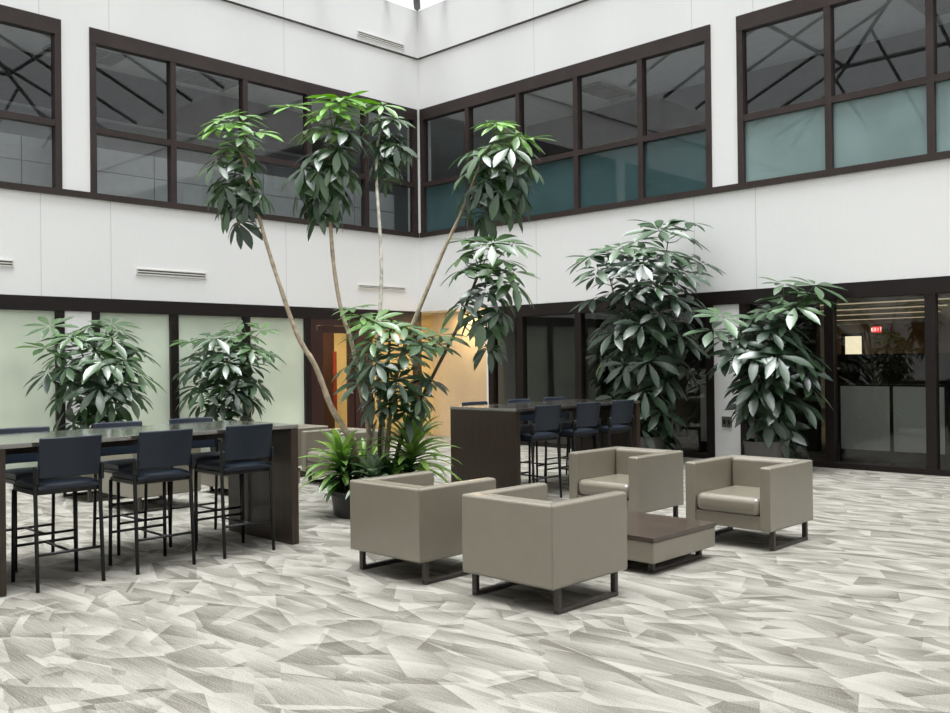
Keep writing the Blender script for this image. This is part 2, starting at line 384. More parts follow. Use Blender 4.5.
# ground floor
window('L', -1.5, 5.86, 0, ZH0, [4.33, 2.93, 1.5, .05], .14, top=.005, bot=.08, mats=m_frost, fmat=m_bronze_g, fw_=.13, pro=.02)
window('L', 6.29, 10.53, 0, ZH0, [7.71, 9.12], .145, top=.005, bot=.08, mats=m_frost, fmat=m_bronze_g, fw_=.13, pro=.02)
window('R', 7.636, 12.66, 0, ZH0, [11.815, 10.40, 9.0], .14, top=.01, bot=.082, mats=m_glass_g, fmat=m_bronze_g, fw_=.14, pro=.02)
window('R', -.28, 7.177, 0, ZH0, [5.74, 4.33, 2.9, 1.45], .135, top=.01, bot=.082, mats=m_glass_g, fmat=m_bronze_g, fw_=.11, pro=.02)
window('L', 11.79, 13.406, 0, ZH0, [12.0], .1, top=.12, bot=.1, mats=m_glass_door, fmat=m_maroon, fw_=.14, pro=.02)
# door
dr = MB()
for a, b_ in ((10.67, 10.83), (11.44, 11.60)): boxw('L', a, b_, .01, .06, .02, 2.36, dr)
boxw('L', 10.83, 11.44, .01, .06, 2.22, 2.36, dr); boxw('L', 10.83, 11.44, .01, .06, .02, .25, dr)
door = struct(dr, 'door_1', m_maroon)
p = MB(); quadw('L', 10.82, 11.45, .035, .24, 2.23, p); p.build('glass_pane', m_glass_door, door)
h = MB().tube([(11.50, YW+.01, 1.03), (11.50, YW-.045, 1.03)], .022, 12).tube([(11.50, YW-.045, 1.03), (11.38, YW-.05, 1.03)], .011, 8); h.build('door_handle', m_steel, door, smooth=True)
for z in (.35, .98, 2.33): MB().box(10.655, 10.685, YW-.012, YW+.01, z-.06, z+.06).build('hinge', m_steel, door)
jm = MB()
boxw('L', 10.53, 10.665, -.015, .12, 0, ZH0, jm); boxw('L', 11.605, 11.79, -.015, .12, 0, ZH0, jm); boxw('L', 10.665, 11.605, -.012, .12, 2.37, ZH0, jm)
struct(jm, 'trim_6', m_maroon)

# rooms behind the glass --------------------------------------------------
c = MB()
c.box(XN, 22, YW+T+.01, 20.5, ZT1+.02, ZT1+.2).box(XW+T+.01, 22, YN, YW+T+.01, ZT1+.02, ZT1+.2)
struct(c, 'ceiling_upper', m_ceil_in)
c = MB(); c.box(XN, 22, YW+T+.01, 20.5, ZH1+.45, ZH1+.65).box(XW+T+.01, 22, YN, YW+T+.01, ZH1+.45, ZH1+.65)
struct(c, 'floor_upper', m_grey_in)
struct(MB().box(XN, 22, 20.2, 20.4, 3.36, 7.07), 'wall_upper_left_back', m_grey_in)
struct(MB().box(21.8, 22, YN, 20.2, 3.36, 7.07), 'wall_upper_right_back', m_grey_in)
struct(MB().box(XN, 12.4, 16.6, 17.3, 6.35, 7.07), 'trim_7', m_dark_in)                  # dark bulkhead, left wing
struct(MB().box(16.2, 17.0, YN, 14.0, 6.30, 7.07), 'trim_8', m_dark_in)                  # dark bulkhead, right wing
# low office fronts behind the left-hand panes
lw = MB()
for k in range(13):
    x = -1.2+k*1.12
    lw.box(x, x+1.10, YW+.75, YW+.80, 3.36, 4.92)
    lw.box(x, x+1.10, YW+.75, YW+.80, 4.935, 5.32)
struct(lw, 'wall_upper_partition', m_cab)

# office behind the right-hand ground floor glass
struct(MB().box(XW+T+.02, 30.3, -8, 12.66, 2.68, 2.75), 'ceiling_office', m_ceil_in)
struct(MB().box(30.0, 30.3, -8, 12.66, 0, 2.68), 'wall_office_back', m_tan)
struct(MB().box(XW+.81, 30.3, 12.66, 12.9, 0, 2.68), 'wall_office_left', m_grey_in)
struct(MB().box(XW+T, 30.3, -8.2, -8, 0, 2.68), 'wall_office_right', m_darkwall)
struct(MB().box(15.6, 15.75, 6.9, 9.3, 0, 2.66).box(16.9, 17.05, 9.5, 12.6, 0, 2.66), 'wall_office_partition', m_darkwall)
# warm corridor behind the door
struct(MB().box(10.2, 14.4, 17.6, 17.8, 0, 2.7), 'wall_corridor_back', m_yellow)
struct(MB().box(10.0, 10.2, YW+T, 17.6, 0, 2.7), 'wall_corridor_left', m_yellow)
struct(MB().box(14.2, 14.4, YW+T, 17.6, 0, 2.7), 'wall_corridor_right', m_yellow)
struct(MB().box(10.0, 14.4, YW+T, 17.8, 2.7, 2.8), 'ceiling_corridor', m_white)

# skylight ------------------------------------------------------------------
bars = MB(); gl = MB()
cx, cy = (XN+XW)/2, (YN+YW)/2; hx, hy = (XW-XN)/2, (YW-YN)/2; APEX = 13.2; Z0 = ZTOP
def roof(x, y):
    t = max(abs(x-cx)/hx, abs(y-cy)/hy); return Z0+.06+(APEX-Z0)*(1-t)
i = len(gl.v)
gl.v += [(XN, YN, Z0+.1), (XW, YN, Z0+.1), (XW, YW, Z0+.1), (XN, YW, Z0+.1), (cx, cy, APEX+.1)]; gl.f += [(0, 1, 4), (1, 2, 4), (2, 3, 4), (3, 0, 4)]
for sx, sy in ((-1, -1), (1, -1), (1, 1), (-1, 1)): bars.tube([(cx+sx*hx, cy+sy*hy, Z0+.06), (cx, cy, APEX+.06)], .07, 4)
k = 1
while k*1.74-.87 < 2*hx:
    d = k*1.74-.87; k += 1
    for ax in (0, 1):
        n_ = hx if ax == 0 else hy; q = d-n_
        if abs(q) >= n_: continue
        for sg in (-1, 1):
            e = abs(q)/n_
            if ax == 0: P0 = (cx-q, cy+sg*hy); P1 = (cx-q, cy+sg*hy*e)
            else: P0 = (cx+sg*hx, cy-q); P1 = (cx+sg*hx*e, cy-q)
            bars.tube([(*P0, roof(*P0)), (*P1, roof(*P1))], .055, 4)
for t in (.33, .66):
    P = [(cx-hx*t, cy-hy*t), (cx+hx*t, cy-hy*t), (cx+hx*t, cy+hy*t), (cx-hx*t, cy+hy*t)]
    for a in range(4): bars.tube([(*P[a], roof(*P[a])), (*P[(a+1) % 4], roof(*P[(a+1) % 4]))], .07, 4)
sk = struct(bars, 'window_20', m_bronze_g); gl.build('glass_pane', m_skyglass, sk)

# vents on the walls -----------------------------------------------------------
def vent(side, a0, a1, z0, z1, label):
    o = empty('air_vent', ((a0+a1)/2, YW, z0) if side == 'L' else (XW, (a0+a1)/2, z0)); tag(o, label, 'air vent', 'slot vents along the left wall')
    w_ = (a1-a0)/2; hh = z1-z0
    f = MB().box(-w_, w_, -.022, -.001, 0, .018).box(-w_, w_, -.022, -.001, hh-.018, hh).box(-w_, -w_+.02, -.022, -.001, .018, hh-.018).box(w_-.02, w_, -.022, -.001, .018, hh-.018)
    f.build('frame', m_vent, o)
    MB().box(-w_+.02, w_-.02, -.006, -.001, .018, hh-.018).build('backing', m_slot, o)
    MB().box(-w_+.02, w_-.02, -.018, -.007, hh*.42, hh*.58).build('slat', m_vent, o)
vent('L', 3.85, 5.115, 3.135, 3.235, 'white slot vent at the left edge of the picture, on the white band')
vent('L', 7.035, 8.315, 3.135, 3.24, 'white slot vent on the left wall above the two leafy bushes')
vent('L', 11.70, 12.965, 3.14, 3.215, 'white slot vent behind the tall tree trunks near the corner')
vent('L', 11.75, 13.01, 8.27, 8.37, 'white slot vent high up below the skylight near the corner')

# ------------------------------------------------------------------ lounge furniture
def make_armchair():
    root = empty('lounge_armchair', (0, 0, 0))
    D2, W2, t = .41, .405, .095
    for s in (-1, 1):
        MB().prism([(-D2, s*W2), (D2, s*W2), (D2, s*(W2-t)), (-D2+t, s*(W2-t))], .165, .712).build('armrest', m_uph, root, .022, 4, soft_top=True)
    MB().prism([(-D2, -W2+.001), (-D2, W2-.001), (-D2+t, W2-t-.001), (-D2+t, -W2+t+.001)], .165, .712).build('backrest', m_uph, root, .022, 4, soft_top=True)
    MB().box(-.32, .385, -W2+t-.004, W2-t+.004, .17, .29).build('seat_base', m_uph, root, .008, 2)
    MB().box(-.305, .415, -W2+t+.004, W2-t-.004, .288, .445).build('seat_cushion', m_uph, root, .055, 4)
    MB().box(-.32, -.23, -W2+t+.004, W2-t-.004, .40, .709).build('back_cushion', m_uph, root, .035, 4)
    for s in (-1, 1):
        y0, y1 = sorted((s*.345, s*.388)); m = MB()
        m.box(-.335, .32, y0, y1, 0, .03).box(-.335, -.30, y0, y1, .03, .168).box(.285, .32, y0, y1, .03, .168); m.build('sled_leg', m_sled, root, .004, 2)
    return root
def make_coffee():
    root = empty('coffee_table', (0, 0, 0))
    MB().box(-.46, .46, -.46, .46, .255, .29).build('table_top', m_ctop, root, .004, 2)
    MB().box(-.455, .455, -.455, .455, .09, .254).build('upholstered_body', m_uph, root, .014, 3)
    for s in (-1, 1):
        y0, y1 = sorted((s*.34, s*.385)); m = MB()
        m.box(-.36, .36, y0, y1, 0, .03).box(-.36, -.325, y0, y1, .03, .092).box(.325, .36, y0, y1, .03, .092); m.build('sled_leg', m_sled, root, .004, 2)
    return root
chair0 = make_armchair(); coffee0 = make_coffee()
used = set()
def place(proto, x, y, rz, label, cat, group):
    o = proto if proto.name not in used else copy_tree(proto)
    used.add(proto.name); o.location = (x, y, 0); o.rotation_euler = (0, 0, rz); tag(o, label, cat, group); return o
PI = math.pi
G1, G2 = 'taupe cube armchairs in the front lounge group', 'taupe cube armchairs in the far lounge group'
place(chair0, 4.93, 4.138, 0, 'nearest taupe cube armchair, seen from behind at the front', 'armchair', G1)
place(chair0, 4.905, 5.358, 0, 'taupe cube armchair seen from behind, just left of the nearest one and before the planter', 'armchair', G1)
place(chair0, 7.64, 4.017, PI, 'taupe cube armchair facing us, rightmost seat beside the coffee table', 'armchair', G1)
place(chair0, 7.68, 5.372, PI, 'taupe cube armchair facing us in front of the far bar table', 'armchair', G1)
place(coffee0, 6.335, 4.33, 0, 'low square walnut coffee table with taupe upholstered sides in the front lounge group', 'coffee table', 'low coffee tables')
ox, oy = .12, 6.02
place(chair0, 4.90+ox, 4.11+oy, 0, 'taupe armchair seen from behind through the stool legs of the left bar table', 'armchair', G2)
place(chair0, 4.87+ox, 5.34+oy, 0, 'taupe armchair farthest left behind the left bar table, mostly hidden by stools', 'armchair', G2)
place(chair0, 7.63+ox, 4.03+oy, PI, 'taupe armchair right behind the round planter, partly covered by its leaves', 'armchair', G2)
place(chair0, 7.67+ox, 5.385+oy, PI, 'taupe armchair just right of the left bar table end, near the frosted wall', 'armchair', G2)
place(coffee0, 6.33+ox, 4.30+oy, 0, 'low coffee table glimpsed beneath the left bar table top', 'coffee table', 'low coffee tables')

# ------------------------------------------------------------------ bar tables and stools
def bar_table(x0, x1, label, yc=7.505):
    cxm = (x0+x1)/2; L2 = (x1-x0)/2; root = empty('bar_table', (cxm, yc, 0)); tag(root, label, 'bar table', 'dark bar height tables')
    MB().box(-L2, L2, -.545, .545, 1.046, 1.08).build('table_top', m_tabletop, root, .003, 2)
    for s in (-1, 1):
        a, b_ = sorted((s*L2, s*(L2-.075))); MB().box(a, b_, -.54, .54, .004, 1.045).build('end_panel', m_table, root, .003, 2)
    MB().box(-L2+.076, L2-.076, -.05, .05, .96, 1.045).build('support_rail', m_table, root)
bar_table(2.29, 4.855, 'dark wood bar table on the left with a glossy top')
bar_table(7.91, 10.41, 'dark wood bar table in the middle beside the beige wall', 7.59)

def make_stool():
    root = empty('bar_stool', (0, 0, 0))                     # faces +Y
    W = .225
    # padded seat, waterfall at both ends
    s = MB()
    ys = [-.225, -.20, -.10, .05, .18, .235]; zt = [.755, .775, .785, .78, .785, .77]
    for k, y in enumerate(ys):
        for x in (-W, -W*.6, W*.6, W): s.v.append((x, y, zt[k]-(.012 if abs(x) == W else 0)))
    n = len(s.v)
    for k, y in enumerate(ys):
        for x in (-W, -W*.6, W*.6, W): s.v.append((x, y, .722))
    for k in range(5):
        for j in range(3):
            a = k*4+j; s.f.append((a, a+1, a+5, a+4)); s.f.append((n+a, n+a+4, n+a+5, n+a+1))
        s.f.append((k*4, k*4+4, n+k*4+4, n+k*4)); s.f.append((k*4+3, n+k*4+3, n+k*4+7, k*4+7))
    for j in range(3): s.f.append((j, n+j, n+j+1, j+1)); s.f.append((20+j, 21+j, n+21+j, n+20+j))
    s.build('seat', m_navy, root, .014, 3)
    MB().box(-.235, .235, -.19, .245, .69, .724).build('seat_pan', m_blackm, root, .006, 2)
    # curved backrest
    b = MB(); cols = 9
    for side in (0, 1):
        for z, lean in ((.815, -.232), (.90, -.245), (1.0, -.262), (1.112, -.285)):
            for j in range(cols):
                t = -1+2*j/(cols-1); x = t*.226*(1 if z < 1.05 else 1.0); y = lean - .035*(1-t*t) + (.038 if side else 0); b.v.append((x, y, z))
    nn = 4*cols
    for r_ in range(3):
        for j in range(cols-1):
            a = r_*cols+j; b.f.append((a, a+1, a+cols+1, a+cols)); b.f.append((nn+a, nn+a+cols, nn+a+cols+1, nn+a+1))
        a = r_*cols; b.f.append((a, a+cols, nn+a+cols, nn+a)); a = r_*cols+cols-1; b.f.append((a, nn+a, nn+a+cols, a+cols))
    for j in range(cols-1):
        b.f.append((j, nn+j, nn+j+1, j+1)); a = 3*cols+j; b.f.append((a, a+1, nn+a+1, nn+a))
    b.build('backrest', m_navy, root, .012, 3)
    for s_ in (-1, 1):
        MB().tube([(s_*.238, .245, 0), (s_*.232, .235, .70)], .0148, 10).build('leg', m_blackm, root, smooth=True)
        MB().tube([(s_*.24, -.245, 0), (s_*.237, -.205, .70), (s_*.237, -.21, .78), (s_*.238, -.24, .90)], .0148, 10).build('leg', m_blackm, root, smooth=True)
        MB().box(min(s_*.226, s_*.25), max(s_*.226, s_*.25), -.255, -.19, .775, .90).build('back_bracket', m_blackm, root, .008, 2)
    MB().tube([(-.238, .24, .27), (.238, .24, .27)], .011, 8).build('front_footrest', m_blackm, root, smooth=True)
    MB().tube([(-.24, -.23, .262), (.24, -.23, .262)], .011, 8).build('rear_footrest', m_blackm, root, smooth=True)
    MB().tube([(0, -.23, .264), (0, .24, .268)], .010, 8).build('centre_stretcher', m_blackm, root, smooth=True)
    return root
stool0 = make_stool()
GN1, GF1, GN2, GF2 = 'bar stools on the near side of the left table', 'bar stools on the far side of the left table', 'bar stools on the near side of the middle table', 'bar stools on the far side of the middle table'
ordn = ['first', 'second', 'third']
for k, x in enumerate((2.795, 3.545, 4.305)):
    place(stool0, x, 7.15, 0, ['navy bar stool, near side of the left table, closest to the left picture edge', 'navy bar stool in the middle of the near row at the left table', 'navy bar stool on the near side of the left table, beside its right end panel'][k], 'bar stool', GN1)
for k, x in enumerate((2.93, 3.77, 4.50)):
    place(stool0, x, 7.975, PI, ['navy bar stool across the left table, its back cut by the left picture edge', 'navy bar stool across the left table below the left leafy bush', 'navy bar stool across the left table below the right leafy bush'][k], 'bar stool', GF1)
for k, x in enumerate((8.31, 9.09, 9.81)):
    place(stool0, x, 7.16, 0, ['navy bar stool, near row, beside the big brown end panel of the middle table', 'navy bar stool in the centre of the near row at the middle table', 'navy bar stool at the far right of the middle table by its far end panel'][k], 'bar stool', GN2)
for k, x in enumerate((8.48, 9.34, 10.08)):
    place(stool0, x, 8.0, PI, ['navy bar stool across the middle table in front of the beige wall', 'navy bar stool across the middle table, centre of the far row', 'navy bar stool across the middle table, rightmost back of the far row'][k], 'bar stool', GF2)

# ------------------------------------------------------------------ plants
def interp(rows, y):
    for a, b_ in zip(rows, rows[1:]):
        if a[0] <= y <= b_[0]:
            t = (y-a[0])/max(1e-6, b_[0]-a[0]); return a[1]+(b_[1]-a[1])*t, a[2]+(b_[2]-a[2])*t
    return rows[-1][1:]
def foliage(rows, D, size, n, seed, axis_pts, young=.25, depthk=.8, maxback=9, nl=8, hang=.5, extra=(), wr=.29, origin=Vector((0, 0, 0)), flip=.55, shr=.42, avoid=None):
    """whorls of drooping leaflets filling a crown; the crown's outline is measured as rows (height, left, right)"""
    rnd = random.Random(seed); m = MB(); m.usetone = True
    k = D/FPX; ls = size/k
    y0, y1 = rows[0][0], rows[-1][0]
    wmax = max(r_[2]-r_[1] for r_ in rows); pts = []; tries = 0
    while len(pts) < n and tries < n*60:
        tries += 1
        y = rnd.uniform(y0, y1); xl, xr = interp(rows, y)
        if rnd.random() > (xr-xl)/wmax: continue
        hw = max(3, (xr-xl)/2 - ls*shr); xm = (xl+xr)/2
        a = rnd.uniform(0, 2*PI); rr = rnd.random()**.38
        u, v = math.cos(a)*rr, math.sin(a)*rr
        if avoid and math.hypot(xm+u*hw-avoid[0], y-avoid[1]) < avoid[2]: continue
        if v > .3 and rnd.random() < .5: v = -v
        q = (y-y0)/(y1-y0)
        pos = at(xm+u*hw, y+ls*.15*(1-q), D) + FWH*min(maxback, v*hw*k*depthk)
        if any((pos-p2).length < size*.62 for p2, *_ in pts): 
            if tries < n*40: continue
        outw = RTH*u + FWH*v
        pts.append((pos, outw, q, rr))
    for e in extra:
        pos = at(e[0], e[1], D) + FWH*(e[2] if len(e) > 2 else 0); pts.append((pos, RTH*.2 - FWH*.3, 0 if len(e) < 4 else e[3], 1))
    for pos, outw, q, rr in pts:
        pos = pos-origin
        axv = Vector((0, 0, 1))*(1-.5*q) + outw*(.35+flip*q) - FWH*.18 + Vector((rnd.uniform(-.2, .2), rnd.uniform(-.2, .2), 0))
        tone = rnd.uniform(.02, .2) + (young*rnd.uniform(.6, 1.3) if q < .16 else young*.25 if q < .3 else 0)
        m.whorl(pos, axv, size*rnd.uniform(.8, 1.12), rnd.choice((nl-1, nl, nl)), .25+hang*q+rnd.uniform(0, .2), tone, rnd, wr)
        # stalk back to the stem
        best = min(axis_pts, key=lambda p_: (p_-origin-(pos-Vector((0, 0, .3*size)))).length)-origin
        mid = (best+pos)/2 + Vector((0, 0, -.08*size))
        m.tube([best, mid, pos], [.008, .006, .004], 4, tone=.45, cap=False)
    return m
def trunk_pts(px, D, d2=None):
    n = len(px); return [at(x, y, D if d2 is None else D+(d2-D)*i/(n-1)) for i, (x, y) in enumerate(px)]
def smooth_pts(p, it=2):
    for _ in range(it):
        q = [p[0]]
        for a, b_ in zip(p, p[1:]): q += [a*.75+b_*.25, a*.25+b_*.75]
        q.append(p[-1]); p = q
    return p

# planter and its tall tree
PL = Vector((6.35, 7.75, 0))
pot = empty('round_planter', PL); tag(pot, 'round charcoal planter on the carpet holding the tall tree, behind an armchair', 'planter')
MB().lathe([(.36, 0), (.41, .012), (.44, .225), (.465, .235), (.465, .275), (.43, .275), (.42, .21)], 48).build('tub', m_potd, pot, smooth=False); tub = pot.children[0]
MB().lathe([(.42, .19), (.41, .21), (.2, .225), (.01, .23)], 32).build('soil', m_soil, tub, smooth=True)
DT = depth(PL.x, PL.y)
tree = empty('umbrella_tree', PL+Vector((0, 0, .21))); tag(tree, 'tall umbrella tree with bare leaning trunks and leafy crowns near the upper windows', 'tree')
O = tree.location.copy()
def trunk(px, D, r0_, r1_, mat, base):
    p_ = smooth_pts([base]+trunk_pts(px, DT, D)); n = len(p_)
    rnd = random.Random(len(px)*7)
    m = MB(); m.tube([q-O for q in p_], [(r0_+(r1_-r0_)*i/(n-1))*rnd.uniform(.92, 1.1) for i in range(n)], 9)
    m.build('trunk', mat, tree, smooth=True); return p_
def B(dx, dy): return PL+Vector((dx, dy, .20))
t1 = trunk([(355, 447), (345, 430), (331, 408), (322, 382), (314, 362), (302, 345), (292, 322), (284, 298), (274, 268), (263, 232), (255, 200), (248, 172), (240, 150)], DT-.1, .036, .015, m_bark, B(-.14, .05))
t2 = trunk([(370, 442), (368, 422), (362, 398), (357, 368), (351, 338), (341, 312), (334, 270), (331, 235), (330, 205), (329, 165), (333, 130)], DT+.25, .033, .015, m_bark, B(-.02, .10))
t3 = trunk([(384, 439), (380, 415), (378, 380), (379, 330), (382, 275), (380, 230), (376, 180), (377, 150), (380, 128)], DT+.5, .028, .014, m_barkw, B(.06, .12))
t4 = trunk([(388, 440), (391, 400), (400, 360), (412, 326), (430, 283), (448, 240), (461, 215), (474, 180), (490, 145)], DT-.15, .030, .014, m_bark, B(.12, -.05))
t5 = trunk([(398, 442), (418, 405), (442, 358), (459, 325), (470, 295), (480, 270)], DT-.4, .025, .013, m_barkd, B(.17, -.12))
t6 = trunk([(378, 438), (384, 410), (388, 370), (390, 335), (392, 318)], DT-.25, .022, .012, m_barkd, B(.03, -.15))
def crown(rows, D, size, n, seed, ax, **kw):
    foliage(rows, D, size, n, seed, ax, origin=O, **kw).build('leaf_crown', m_leaf, tree, smooth=True)
crown([(113, 205, 262), (128, 203, 270), (150, 198, 266), (170, 195, 272), (195, 205, 276), (215, 218, 266), (228, 226, 250)], DT-.1, .30, 22, 11, t1[-14:], young=.9, hang=1.1, extra=((231, 122), (258, 132), (240, 140)))
crown([(92, 322, 366), (112, 300, 372), (130, 290, 370), (150, 288, 368), (175, 283, 364), (200, 290, 356), (216, 300, 348)], DT+.25, .34, 28, 12, t2[-14:], young=.9, hang=1.1, extra=((292, 106), (342, 98), (330, 112)))
crown([(100, 356, 392), (115, 362, 408), (135, 364, 414), (155, 362, 414), (172, 368, 408), (180, 376, 400)], DT+.5, .24, 22, 13, t3[-12:], young=.35, hang=.9)
crown([(116, 478, 515), (128, 470, 540), (150, 456, 545), (170, 446, 545), (190, 446, 540), (206, 456, 532), (216, 468, 522)], DT-.15, .31, 28, 14, t4[-12:], young=.9, hang=1.0, extra=((495, 122), (528, 138)))
crown([(240, 455, 530), (252, 446, 526), (270, 442, 528), (295, 444, 530), (318, 450, 520), (340, 470, 506), (350, 480, 500)], DT-.4, .32, 20, 15, t5[-10:], young=.2, hang=1.1, extra=((470, 240), (513, 244), (514, 272)))
crown([(310, 340, 390), (322, 352, 440), (340, 345, 455), (362, 330, 452), (380, 338, 452), (400, 355, 440), (418, 362, 425)], DT-.25, .30, 38, 16, t6[-10:]+t2[16:26], young=.3, hang=.35, flip=.25, extra=((362, 316), (352, 308), (440, 335)))

# under-planting in the tub
def rosette(name, label, cat, base, n, ln, wd, mat, seed, tone, stem=.12, group=None, droop=1.1, el0=.2, el1=1.35):
    rnd = random.Random(seed); root = empty(name, base); tag(root, label, cat, group)
    m = MB(); m.usetone = True
    for k in range(n):
        w_ = k*2.4+rnd.uniform(-.3, .3); f = k/n; el = el0+(el1-el0)*f
        d = Vector((math.cos(w_)*math.cos(el), math.sin(w_)*math.cos(el), math.sin(el)))
        nr = Vector((-math.cos(w_)*math.sin(el), -math.sin(w_)*math.sin(el), math.cos(el)))
        L = ln*rnd.uniform(.75, 1.1)*(1-.25*f)
        m.leaf(d*.015+Vector((0, 0, stem*(.55+.45*f))), d, nr, L, wd*rnd.uniform(.8, 1.15), tone*rnd.uniform(.5, 1.4), droop*rnd.uniform(.7, 1.3), .35, 7, .42, .35)
    m.build('leaves', mat, root, smooth=True)
    MB().tube([(0, 0, -.02), (0, 0, stem)], .012, 7).build('stem', m_barkd, root, smooth=True)
GD = 'bright spiky dracaenas in the round planter'
def inpot(px, dd): 
    q = at(px, 460, DT+dd); return Vector((q.x, q.y, .215))
rosette('dracaena', 'bright green spiky dracaena on the left edge of the round planter', 'plant', inpot(341, -.10), 48, .52, .078, m_drac, 21, .55, .42, GD, 1.3, -.15, 1.2)
rosette('dracaena', 'tall bright spiky dracaena on the right of the planter, leaves reaching the bar table', 'plant', inpot(412, .0), 60, .64, .088, m_drac, 22, .62, .50, GD, 1.4, -.15, 1.25)
rosette('dracaena', 'pale striped dracaena at the back of the planter between the trunks', 'plant', inpot(366, .28), 30, .50, .06, m_drac, 23, .8, .28, GD)
rosette('silver_leaf_plant', 'grey green broad leaved plant in the centre of the planter in front of the trunks', 'plant', inpot(374, -.28), 34, .40, .10, m_agl, 24, .6, .24, None, 1.2, -.1, 1.3)
GLW = 'low dark leafy plants spilling over the planter rim'
rosette('leafy_ground_plant', 'low dark leafy plant spilling over the left rim of the planter', 'plant', inpot(345, -.22), 44, .36, .095, m_leaf, 25, .22, .24, GLW, 1.9, -.3, 1.2)
rosette('leafy_ground_plant', 'low dark leafy plant along the front rim of the planter', 'plant', inpot(392, -.26), 44, .36, .095, m_leaf, 26, .25, .24, GLW, 1.8, -.25, 1.2)
rosette('leafy_ground_plant', 'low dark leafy plant hanging over the right rim of the planter', 'plant', inpot(406, -.14), 40, .38, .09, m_leaf, 27, .2, .26, GLW, 1.9, -.3, 1.1)

# bushes along the walls
def bush(label, base, potr, poth, potmat, rows, size, n, seed, stems, mat=None, square=False, **kw):
    base = Vector((*base, 0)); D = depth(base.x, base.y)
    root = empty('potted_umbrella_plant', base); tag(root, label, 'potted plant', 'large potted umbrella plants along the walls')
    tub = MB().lathe([(potr*.86, 0), (potr*.88, .01), (potr, poth), (potr*.93, poth), (potr*.92, poth-.05)], 40).build('pot', potmat, root)
    MB().lathe([(potr*.92, poth-.07), (potr*.91, poth-.05), (.01, poth-.03)], 24).build('soil', m_soil, tub)
    axis = []
    for px in stems:
        p_ = smooth_pts([base+Vector((RTH*.0))+Vector((0, 0, poth-.06))+RTH*random.uniform(-.1, .1)]+[at(x, y, D) for x, y in px]); axis += p_
        n_ = len(p_); MB().tube([q-base for q in p_], [.02-.012*i/(n_-1) for i in range(n_)], 7).build('stem', m_barkd, root, smooth=True)
    fm = foliage(rows, D, size, n, seed, axis, origin=base, **kw)
    fm.v = [(min(a, XW-.06-base.x), min(b_, YW-.06-base.y), c_) for a, b_, c_ in fm.v]
    fm.build('foliage', mat or m_leaf, root, smooth=True)
    return root
bush('leafy potted umbrella plant before the frosted glass, left one of two', (5.72, 13.55), .30, .38, m_potd,
     [(322, 78, 132), (332, 38, 144), (350, 36, 150), (368, 38, 152), (390, 44, 152), (405, 50, 148), (424, 54, 142)], .40, 52, 31,
     [[(90, 405), (88, 370), (77, 340)], [(100, 405), (108, 370), (113, 335)]], young=.1, hang=.35, flip=.25, extra=((50, 326), (112, 324), (45, 348)), maxback=.55)
bush('leafy potted umbrella plant before the frosted glass, nearer the door', (8.06, 13.55), .30, .38, m_potd,
     [(328, 215, 258), (338, 182, 276), (352, 184, 280), (368, 172, 272), (385, 174, 276), (400, 184, 262), (418, 206, 254)], .40, 46, 32,
     [[(228, 400), (222, 370), (212, 345)], [(234, 400), (242, 365), (248, 340)]], young=.1, hang=.35, flip=.25, extra=((262, 330), (243, 323), (190, 341)), maxback=.55)
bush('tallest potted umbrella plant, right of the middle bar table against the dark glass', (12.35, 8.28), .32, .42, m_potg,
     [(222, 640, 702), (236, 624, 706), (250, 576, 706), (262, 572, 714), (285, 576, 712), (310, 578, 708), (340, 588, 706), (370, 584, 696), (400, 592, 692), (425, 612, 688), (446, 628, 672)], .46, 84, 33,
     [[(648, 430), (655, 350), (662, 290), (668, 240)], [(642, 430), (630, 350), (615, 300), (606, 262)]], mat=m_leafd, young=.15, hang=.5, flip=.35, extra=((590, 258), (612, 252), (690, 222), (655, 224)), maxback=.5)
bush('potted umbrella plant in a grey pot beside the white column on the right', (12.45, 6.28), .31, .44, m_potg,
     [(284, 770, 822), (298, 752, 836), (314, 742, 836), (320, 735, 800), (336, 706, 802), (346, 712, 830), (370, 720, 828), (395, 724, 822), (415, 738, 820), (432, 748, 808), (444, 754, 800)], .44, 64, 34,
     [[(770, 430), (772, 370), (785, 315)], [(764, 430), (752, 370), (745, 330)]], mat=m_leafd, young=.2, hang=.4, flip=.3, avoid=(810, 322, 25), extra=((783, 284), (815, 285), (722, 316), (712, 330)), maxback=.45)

# ------------------------------------------------------------------ small things
def facing_right_wall(name, loc): return empty(name, loc)
o = empty('wall_outlet', (XW, 7.42, .53)); tag(o, 'dark square outlet plate on the white column at the right', 'outlet')
cp = MB().box(-.014, -.001, -.088, .088, 0, .17).build('cover_plate', m_outlet, o, .004, 2)
for dy in (-.04, .04): MB().box(-.019, -.014, dy-.02, dy+.02, .05, .12).build('socket', m_blackm, cp)

